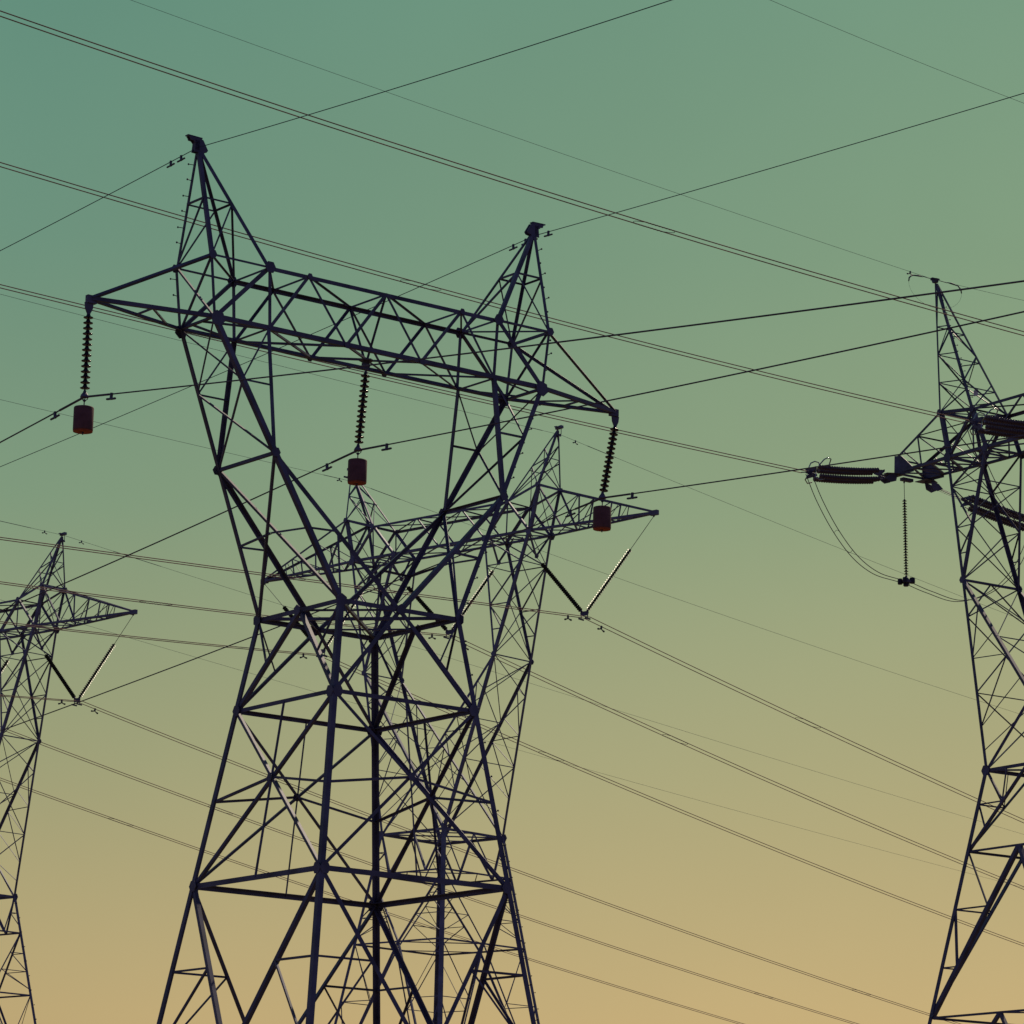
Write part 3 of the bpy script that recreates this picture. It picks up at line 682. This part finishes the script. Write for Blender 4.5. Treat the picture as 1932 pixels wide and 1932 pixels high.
# twin bundles of the two far towers: t < 0 to the left (towards the camera), t > 0 away to the right
GB = 'twin-bundle conductors of the far lines'
def twin(X, lx, y0, z0, sl, what, tL, tR, half=0.225, r=0.0225, group=GB, skew=0.0):
    for s in PM:
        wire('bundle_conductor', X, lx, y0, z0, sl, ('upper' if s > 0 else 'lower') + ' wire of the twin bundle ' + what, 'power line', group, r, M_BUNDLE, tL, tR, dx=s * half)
zc_ = 36.60
BW = {1: (10.007, 0.19, 36.74, {'-': (0.00005, 0.0705), '+': (0.0003, -0.1650)}), 0: (0.124, 0.12, 36.86, {'-': (0.0005, 0.0885), '+': (0.0004, -0.1725)}), -1: (-9.858, 0.04, 36.86, {'-': (0.0005, 0.0885), '+': (0.0004, -0.1735)})}
for ph, nm in ((1, 'right'), (0, 'middle'), (-1, 'left')):
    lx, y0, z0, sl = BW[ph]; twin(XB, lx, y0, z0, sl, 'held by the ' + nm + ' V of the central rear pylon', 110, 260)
CW = {1: (10.007, 0.2, 36.87, {'-': (0.0002, 0.085), '+': (0.0003, -0.1660)}), 0: (0.124, 0, 36.85, {'-': (0.0005, 0.0885), '+': (0.0003, -0.1612)}), -1: (-9.858, 0, 36.85, {'-': (0.0005, 0.0885), '+': (0.0003, -0.1610)})}
for ph, nm in ((1, 'right'), (0, 'middle'), (-1, 'left')):
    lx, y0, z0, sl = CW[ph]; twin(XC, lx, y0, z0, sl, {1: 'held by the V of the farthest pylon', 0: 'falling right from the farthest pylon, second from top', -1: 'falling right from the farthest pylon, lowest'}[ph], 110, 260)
GT = 'faint earth wires of the far lines'
wire('earth_wire', XB, 7.902, 0.2, 47.06, {'-': (0.0002, 0.0345), '+': (0.0002, -0.0842)}, 'faint earth wire over the right peak of the central rear pylon', 'wire', GT, 0.0095, M_EARTH, 110, 260, arm=[(-2.6, -1.5, 0.018), (2.2, 4.6, 0.019)])
wire('earth_wire', XB, -7.902, 0.0, 46.72, {'-': (0.0001, 0.0222), '+': (0.00025, -0.0800)}, 'faint earth wire passing behind the central drum', 'wire', GT, 0.0095, M_EARTH, 110, 260, arm=[(-2.2, -1.0, 0.018), (1.6, 4.0, 0.019)])
wire('earth_wire', XC, 7.902, 0.12, 47.37, {'-': (0.0002, 0.0017), '+': (0.00007, -0.0727)}, 'faint earth wire over the peak of the farthest pylon', 'wire', GT, 0.0095, M_EARTH, 110, 300, arm=[(-6.0, -2.6, 0.018), (4.0, 8.0, 0.019)])
wire('earth_wire', XC, -7.902, 0.0, 47.17, {'-': (0.0002, 0.0017), '+': (0.0001, -0.0720)}, 'very faint earth wire falling right from beyond the left edge', 'wire', GT, 0.0095, M_EARTH, 110, 300)
# dead-end tower line: arrives from the upper left
GD, TD = 'twin-bundle conductors of the dead-end pylon', 12.0
DW = {-1: (-12.0, -7.25, 43.58, -0.0168, 0.0003), 0: (0.0, -6.77, 44.01, -0.0121, 0.0006), 1: (12.0, -13.98, 44.60, -0.0327, 0.0006)}
for ph, nm in ((-1, 'lowest'), (0, 'second'), (1, 'topmost')):
    lx, y0, z0, a, c = DW[ph]
    if ph == 1:   # the fitted point lies out along the span: run the wire back to the arm
        zend = z0 + a * 6.9 + c * 0; 
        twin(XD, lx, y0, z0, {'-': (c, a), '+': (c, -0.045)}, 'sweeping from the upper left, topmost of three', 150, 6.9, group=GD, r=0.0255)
    else:
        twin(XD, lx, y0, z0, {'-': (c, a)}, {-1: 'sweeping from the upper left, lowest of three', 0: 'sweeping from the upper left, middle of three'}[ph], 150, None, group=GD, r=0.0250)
wire('earth_wire', XD, -9.913, -0.3, 54.86, {'-': (0.0003, -0.0732), '+': (0.0013, -0.0083)}, 'faint earth wire sweeping from the top edge to the peak of the dead-end pylon', 'wire', GT, 0.0095, M_EARTH, 150, 120)
wire('earth_wire', XD, 9.913, -11.88, 56.70, {'-': (0.0013, -0.0814), '+': (0.0013, -0.12)}, 'faint earth wire slanting across the top right corner', 'wire', GT, 0.0095, M_EARTH, 90, 11.5)

# ------------------------------------------------------------------ stockbridge dampers and spacers
def damper_proto(big):
    k = 1.0 if big else 0.8
    o = thing('vibration_damper', 'x', 'damper')
    for s in PM:
        m = MB(); 
        if big: m.lathe([(0.012, 0.02), (0.026, 0.03), (0.030, 0.06), (0.030, 0.20), (0.022, 0.225)], 12, base=(0, 0, -0.125 * k), axis=(s, 0, 0.02))
        else: m.lathe([(0.010, 0.02), (0.016, 0.06), (0.040, 0.16), (0.042, 0.20), (0.026, 0.225)], 12, base=(0, 0, -0.125), axis=(s, 0, -0.18))
        obj('weight', m, M_BOLT, o, smooth=True)
    m = MB(); m.bar((0, 0, -0.15 * k), (0, 0, 0.035), 0.055, 0.07, (1, 0, 0)); obj('clamp', m, M_BOLT, o)
    m = MB(); m.tube([(-0.1, 0, -0.125 * k), (0.1, 0, -0.125 * k)], 0.009, 6); obj('messenger_cable', m, M_BOLT, o)
    return o
PROTO = {}
def damper(X, pose, lx, t, w, label, big=True, scale=1.0):
    y0, z0, sl = w; c, a = sl['-' if t < 0 else '+']; z = z0 + a * t + c * t * t; slope = a + 2 * c * t
    if big not in PROTO: o = PROTO[big] = damper_proto(big)
    else: o = copy_tree(PROTO[big])
    o['label'] = label; o['group'] = 'dumbbell dampers on the wires'
    o.location = X(lx, y0 + t, z); d = X(lx, y0 + t + 1, z + slope) - X(lx, y0 + t, z)
    o.rotation_euler = d.to_track_quat('X', 'Z').to_euler(); o.scale = (scale,) * 3
for (x0, x1, z1), lb, sl in zip(ATT, ('leftmost', 'central', 'rightmost'), ({'+': (0.0004, -0.0979), '-': (0.0003, 0.1394)}, {'+': (0.0006, -0.0978), '-': (0.0004, 0.0688)}, {'+': (0.0004, -0.0935), '-': (0.0003, 0.0801)})):
    for t, sd_ in ((-1.36, 'right'), (1.48, 'left')):
        damper(XA, POSE_A, x1, t, (0, z1, sl), 'dumbbell damper on the conductor just ' + sd_ + ' of the ' + lb + ' drum')
eL = (0.0, 30.72, {'+': (0.0006, -0.0500), '-': (0.00062, 0.0905)}); eR = (-0.06, 30.60, {'+': (0.0003, -0.0541), '-': (0.0004, 0.0542)})
damper(XA, POSE_A, -5.736, 0.82, eL, 'damper nearest the left peak of the nearest pylon, on its earth wire', True, 0.85)
damper(XA, POSE_A, -5.736, 1.34, eL, 'outer damper left of the left peak of the nearest pylon', True, 0.85)
damper(XA, POSE_A, 5.736, -0.62, eR, 'damper just right of the right peak of the nearest pylon', True, 0.85)
damper(XA, POSE_A, 5.736, 0.45, eR, 'inner damper left of the right peak of the nearest pylon', True, 0.85)
damper(XA, POSE_A, 5.736, 1.03, eR, 'outer damper left of the right peak of the nearest pylon', True, 0.85)
for ph, nm in ((1, 'right'), (0, 'middle'), (-1, 'left')):
    lx, y0, z0, sl = BW[ph]
    damper(XB, POSE_B, lx - 0.225, -1.25, (y0, z0, sl), 'small damper left of the ' + nm + ' V of the central rear pylon', False, 1.25)
    damper(XB, POSE_B, lx - 0.225, 1.45, (y0, z0, sl), 'small damper right of the ' + nm + ' V of the central rear pylon', False, 1.25)
lx, y0, z0, sl = CW[1]
damper(XC, POSE_C, lx - 0.225, -1.2, (y0, z0, sl), 'small damper left of the V of the farthest pylon', False, 1.25)
damper(XC, POSE_C, lx - 0.225, 1.45, (y0, z0, sl), 'small damper right of the V of the farthest pylon', False, 1.25)
damper(XB, POSE_B, 7.902, 1.2, (0.2, 47.06, {'+': (0.0002, -0.0842)}), 'tiny damper on the earth wire right of the right peak of the central rear pylon', False, 0.9)
damper(XB, POSE_B, -7.902, -0.95, (0, 46.72, {'-': (0.0001, 0.0222)}), 'tiny damper on the earth wire left of the central drum', False, 0.9)
damper(XC, POSE_C, 7.902, 1.42, (0.12, 47.37, {'+': (0.00007, -0.0727)}), 'tiny damper right of the peak of the farthest pylon', False, 0.9)
damper(XC, POSE_C, 7.902, -1.55, (0.12, 47.37, {'-': (0.0002, 0.0017)}), 'tiny damper left of the peak of the farthest pylon', False, 0.9)
damper(XD, POSE_D, -9.913, -1.45, (-0.3, 54.86, {'-': (0.0003, -0.0732)}), 'tiny damper on the earth wire left of the dead-end peak', False, 1.0)

def spacer(X, lx, t, w, label, half=0.225):
    y0, z0, sl = w; c, a = sl['-' if t < 0 else '+']
    P = lambda dx, tt: X(lx + dx, y0 + tt, z0 + a * tt + c * tt * tt)
    base = P(0, t); o = thing('bundle_spacer', label, 'spacer', base, 0, 'wire spacers in the twin bundles')
    for s in PM:
        pts = []
        for i in range(49):
            tt = t - 0.75 + 1.5 * i / 48 + s * 0.16; ph = i * 1.05
            pts.append(P(s * half + 0.018 * math.cos(ph), tt) + V((0, 0, 0.018 * math.sin(ph))) - base)
        m = MB(); m.tube(pts, 0.016, 6); obj('armour_rod', m, M_WIRE, o, smooth=True)
    for e in PM:
        pts = []
        for i in range(11):
            f = i / 10; pts.append(P(-half + 2 * half * f, t + e * 0.72 + e * 0.30 * math.sin(f * math.pi) + 0.16 * (2 * f - 1)) - base)
        m = MB(); m.tube(pts, 0.012, 6); obj('link_loop', m, M_WIRE, o, smooth=True)
def sw(d, k): lx, y0, z0, sl = d[k]; return lx, (y0, z0, sl)
for d, X, k, t, lb in ((BW, XB, 1, 19.1, 'right of the right V of the central rear pylon'), (BW, XB, 1, -21.9, 'left of the right V of the central rear pylon'),
                       (BW, XB, 0, 19.26, 'right of the middle V of the central rear pylon'), (BW, XB, 0, -21.6, 'on the second pale bundle near the left edge'),
                       (BW, XB, -1, 19.6, 'on the bundle leaving the left V of the central rear pylon'),
                       (CW, XC, 1, 77.9, "on the farthest pylon's topmost bundle, low at the right"), (CW, XC, 0, 21.2, "on the farthest pylon's second bundle, left of the nearest pylon"),
                       (CW, XC, 0, 78.8, "on the farthest pylon's second bundle, low in the sky"), (CW, XC, -1, 21.3, "on the farthest pylon's lowest bundle, left of the nearest pylon")):
    lx, w = sw(d, k); spacer(X, lx, t, w, 'twisted wire spacer ' + lb)
for k, t, lb in ((1, -35.08, 'topmost sweeping bundle, right of the right peak'), (0, -39.02, 'middle sweeping bundle, above the nearest crossarm'), (-1, -42.85, 'lowest sweeping bundle, behind the nearest crossarm')):
    lx, y0, z0, a, c = DW[k]; spacer(XD, lx, t - y0, (y0, z0, {'-': (c, a)}), 'twisted wire spacer on the ' + lb)

# ------------------------------------------------------------------ strain assemblies, jumper and earth-wire fittings of the dead-end pylon
def strain(p0, p1, label, sag, n=25, rings=True, sep_h=0.80, sep_v=0.46, fr=0.42):
    """four parallel strings between two yokes; p0 at the arm, p1 at the line (world points)"""
    p0, p1 = V(p0), V(p1); d = p1 - p0; Lg = d.length; a = d.normalized(); side = a.cross(V((0, 0, 1))).normalized(); up = side.cross(a)
    o = thing('strain_insulator', label, 'insulator', p0, 0, 'sideways strain insulators of the dead-end pylon')
    o.rotation_euler = a.to_track_quat('X', 'Z').to_euler(); rotq = o.rotation_euler.to_quaternion()
    PT = 0.164; span = n * PT; s0 = (Lg - span) * fr
    sg = lambda x: -sag * 4 * (x / Lg) * (1 - x / Lg)
    for k, (h, v) in enumerate(((-1, -1), (1, -1), (-1, 1), (1, 1))):
        x0 = s0 + (0.12 if k % 2 else -0.12)
        m = MB(); m.tube([(x0 - 0.25, h * sep_h / 2, v * sep_v / 2 + sg(x0 - 0.25)), (x0, h * sep_h / 2, v * sep_v / 2 + sg(x0))], 0.03, 6); st = obj('insulator_string', m, M_STEEL, o)
        for i in range(n):
            x = x0 + i * PT; q = link('disc', DISC_S, st, (x, h * sep_h / 2, v * sep_v / 2 + sg(x)))
            q.rotation_euler = V((1, 0, -0.03)).to_track_quat('Z', 'Y').to_euler()
    for x, sz in ((s0 - 0.3, 1), (s0 + span + 0.28, -1)):
        m = MB(); m.poly([V((x, hh, vv + sg(x))) for hh, vv in ((-0.44, -0.26), (0.44, -0.26), (0.44, -0.16), (0.08, 0.0), (0.44, 0.16), (0.44, 0.26), (-0.44, 0.26), (-0.44, 0.16), (-0.08, 0.0), (-0.44, -0.16))], (0.03, 0, 0)); obj('yoke_plate', m, M_STEEL, o)
        m = MB(); m.poly([V((x - sz * xx, -0.02, zz + sg(x))) for xx, zz in ((0, -0.14), (0, 0.14), (0.4, 0.035), (0.4, -0.035))], (0, 0.03, 0)); obj('yoke_plate', m, M_STEEL, o)
    m = MB(); m.tube([(0, 0, 0), (s0 - 0.5, 0, sg(s0))], 0.025, 6)
    for s in PM: m.tube([(0, s * 0.16, -0.02), (s0 - 0.4, s * 0.16, sg(s0))], 0.014, 6); m.tube([(s0 + span + 0.5, s * 0.1, 0), (Lg, s * 0.225, 0)], 0.03, 6)
    obj('link_chain', m, M_STEEL, o)
    if rings:
        xe = s0 + span - 0.15
        for s in PM:
            pts = [(xe + 0.35, s * 0.3, 0.0), (xe + 0.55, s * 0.42, -0.35), (xe + 0.35, s * 0.5, -0.52), (xe + 0.05, s * 0.5, -0.45)]
            pts2 = [(xe + 0.35, s * 0.3, 0.0), (xe + 0.20, s * 0.45, 0.32), (xe - 0.05, s * 0.55, 0.58), (xe - 0.32, s * 0.55, 0.68), (xe - 0.55, s * 0.5, 0.62), (xe - 0.5, s * 0.35, 0.30), (xe - 0.30, s * 0.3, 0.05)]
            m = MB(); m.tube(pts2, 0.034, 8); m.tube(pts, 0.034, 8); obj('corona_ring', m, M_RING, o, smooth=True)
    return o
strain(XD(-12.0, -1.25, 44.33), XD(-12.0, -7.25, 43.60), 'quadruple brown insulator stretched left of the dead-end arm, with curved rings', 0.12, fr=0.60)
strain(XD(-12.0, 1.6, 44.15), XD(-12.0, 9.6, 42.96), 'quadruple brown insulator stretched right and down behind the dead-end arm', 0.12, rings=False, sep_h=0.46, sep_v=0.52, fr=0.68)
strain(XD(0.0, -0.95, 44.40), XD(0.0, -6.77, 44.03), 'quadruple brown insulator over the dead-end pylon body, pulled towards the viewer', 0.10)
# outgoing conductors beyond the right edge
for s in PM:
    wire('bundle_conductor', XD, -12.0, 9.2, 43.02, {'+': (0.0004, -0.11)}, ('upper' if s > 0 else 'lower') + ' wire leaving the rear insulator of the dead-end pylon', 'power line', GD, 0.0225, M_WIRE, None, 200, dx=s * 0.225)
# jumper support string and block
JB = XD(-12.0, -0.29, 38.80)
insulator(XD(-12.0, -0.42, 44.10), JB + V((0, 0, 0.14)), 28, DISC_J, 'long insulator string hanging plumb below the arm of the dead-end pylon', 'jumper string of the dead-end pylon', disc_end=0.12)
o = thing('jumper_weight', 'dark knobbly clamp block at the foot of the plumb insulator string', 'weight', JB, POSE_D[2])
m = MB(); m.lathe([(0.04, 0.20), (0.10, 0.12), (0.16, 0.02), (0.17, -0.06)], 12); obj('clamp', m, M_STEEL, o, smooth=True)
for dx, dy_, dz, r0 in ((-0.20, -0.26, -0.10, 0.13), (0.0, -0.02, -0.20, 0.15), (0.20, -0.26, -0.08, 0.13), (-0.20, 0.24, -0.08, 0.13), (0.20, 0.24, -0.04, 0.15)):
    m = MB(); m.lathe([(r0 * 0.8, -0.16), (r0, -0.12), (r0, 0.10), (r0 * 0.85, 0.15)], 14, base=(dx, dy_, dz)); obj('weight', m, M_DISC, o, smooth=False)
m = MB(); m.bar((-0.225, -0.36, -0.10), (-0.225, 0.36, -0.10), 0.1, 0.14); m.bar((0.225, -0.36, -0.10), (0.225, 0.36, -0.10), 0.1, 0.14); m.bar((-0.225, 0, -0.09), (0.225, 0, -0.09), 0.2, 0.16); obj('crossbar', m, M_STEEL, o)
# jumper loops
def bez(pts, n=14):
    out = []
    P = [V(p) for p in pts]; P = [P[0] * 2 - P[1]] + P + [P[-1] * 2 - P[-2]]
    for i in range(1, len(P) - 2):
        for k in range(n):
            t = k / n; a, b, c, d = P[i - 1], P[i], P[i + 1], P[i + 2]
            out.append(((b * 2) + (c - a) * t + (a * 2 - b * 5 + c * 4 - d) * t * t + (b * 3 - a - c * 3 + d) * t ** 3) * 0.5)
    out.append(P[-2]); return out
for s in PM:
    ex = s * 0.225
    pts = [(-12 + ex, -6.95, 43.55), (-12 + ex, -6.2, 42.2), (-12 + ex, -5.1, 40.75), (-12 + ex, -3.8, 39.55), (-12 + ex, -2.4, 38.88), (-12 + ex, -0.9, 38.70), (-12 + ex, -0.29, 38.66), (-12 + ex, 1.3, 38.35), (-12 + ex, 3.4, 38.15), (-12 + ex, 5.6, 38.9), (-12 + ex, 7.4, 40.4), (-12 + ex, 8.6, 42.4), (-12 + ex, 8.9, 43.0)]
    m = MB(); b0 = XD(*pts[6]); m.tube([XD(*p) - b0 for p in bez(pts)], 0.021, 8)
    o = obj('jumper_conductor', m, M_WIRE, loc=b0, smooth=True); tag(o, ('right-hand' if s > 0 else 'left-hand') + ' cable of the slack loop below the dead-end arm', 'power line', 'slack jumper loop of the dead-end pylon')
b0 = XD(-12, -4.6, 40.2); o = thing('bundle_spacer', 'pair of small curved links across the slack loop of the dead-end pylon', 'spacer', b0, 0, 'wire spacers in the twin bundles')
for (ya, za), e in (((-5.05, 40.68), 1), ((-4.15, 39.85), -1)):
    m = MB(); m.tube([XD(-12 - 0.225 + 0.45 * i / 8, ya, za + e * 0.12 * math.sin(i / 8 * math.pi)) - b0 for i in range(9)], 0.011, 6); obj('link_loop', m, M_WIRE, o)
# middle-phase jumper seen against the pylon
for s in PM:
    ex = s * 0.225; pts = [(ex, -6.6, 43.95), (ex, -5.9, 42.5), (ex, -4.6, 40.6), (ex, -2.6, 39.1), (ex, 0, 38.6), (ex, 2.6, 39.1), (ex, 4.6, 40.6), (ex, 5.9, 42.4), (ex, 6.6, 43.6)]
    m = MB(); b0 = XD(*pts[4]); m.tube([XD(*p) - b0 for p in bez(pts)], 0.021, 8)
    o = obj('jumper_conductor', m, M_WIRE, loc=b0, smooth=True); tag(o, ('right-hand' if s > 0 else 'left-hand') + ' slack cable crossing the body of the dead-end pylon', 'power line', 'middle jumper of the dead-end pylon')
# earth-wire dead ends at the left peak
o = thing('earthwire_clamp', 'two hooked clamps with a hanging bond wire at the peak of the dead-end pylon', 'clamp', XD(-9.913, 0, 54.85), POSE_D[2])
for e in PM:
    m = MB(); m.tube([(0, e * 0.3, 0), (0, e * 0.85, -0.02 * e)], 0.02, 6); m.tube([(0, e * 0.85, 0), (0, e * 1.15, 0.0), (0, e * 1.62, -0.05)], [0.02, 0.05, 0.028], 8); m.tube([(0, e * 1.6, -0.03), (0, e * 1.82, -0.22), (0, e * 1.86, -0.42)], [0.035, 0.04, 0.032], 8); obj('dead_end_clamp', m, M_STEEL, o, smooth=True)
m = MB(); m.tube([(0, 1.86 * math.cos(t), -0.42 - 1.15 * math.sin(t)) for t in [math.pi * i / 20 for i in range(21)]], 0.006, 6); obj('bond_wire', m, M_EARTH, o, smooth=True)
# earth-wire suspension clamps under the other peaks
for X, pose, x, lb in ((XB, POSE_B, 7.902, 'right peak of the central rear pylon'), (XB, POSE_B, -7.902, 'left peak of the central rear pylon'), (XC, POSE_C, 7.902, 'peak of the farthest pylon')):
    o = thing('earthwire_clamp', 'small clamp hanging from the ' + lb, 'clamp', X(x + (0.2 if x > 0 else -0.2), 0, 47.33), pose[2], 'earth-wire clamps')
    m = MB(); m.tube([(0, 0, 0), (0, 0, -0.28)], 0.02, 6); obj('link_rod', m, M_STEEL, o)
    m = MB(); m.bar((-0.2, -0.2, -0.32), (-0.2, 0.2, -0.32), 0.06, 0.09); m.bar((-0.2, 0, -0.3), (0, 0, -0.3), 0.04, 0.05); obj('clamp', m, M_STEEL, o)
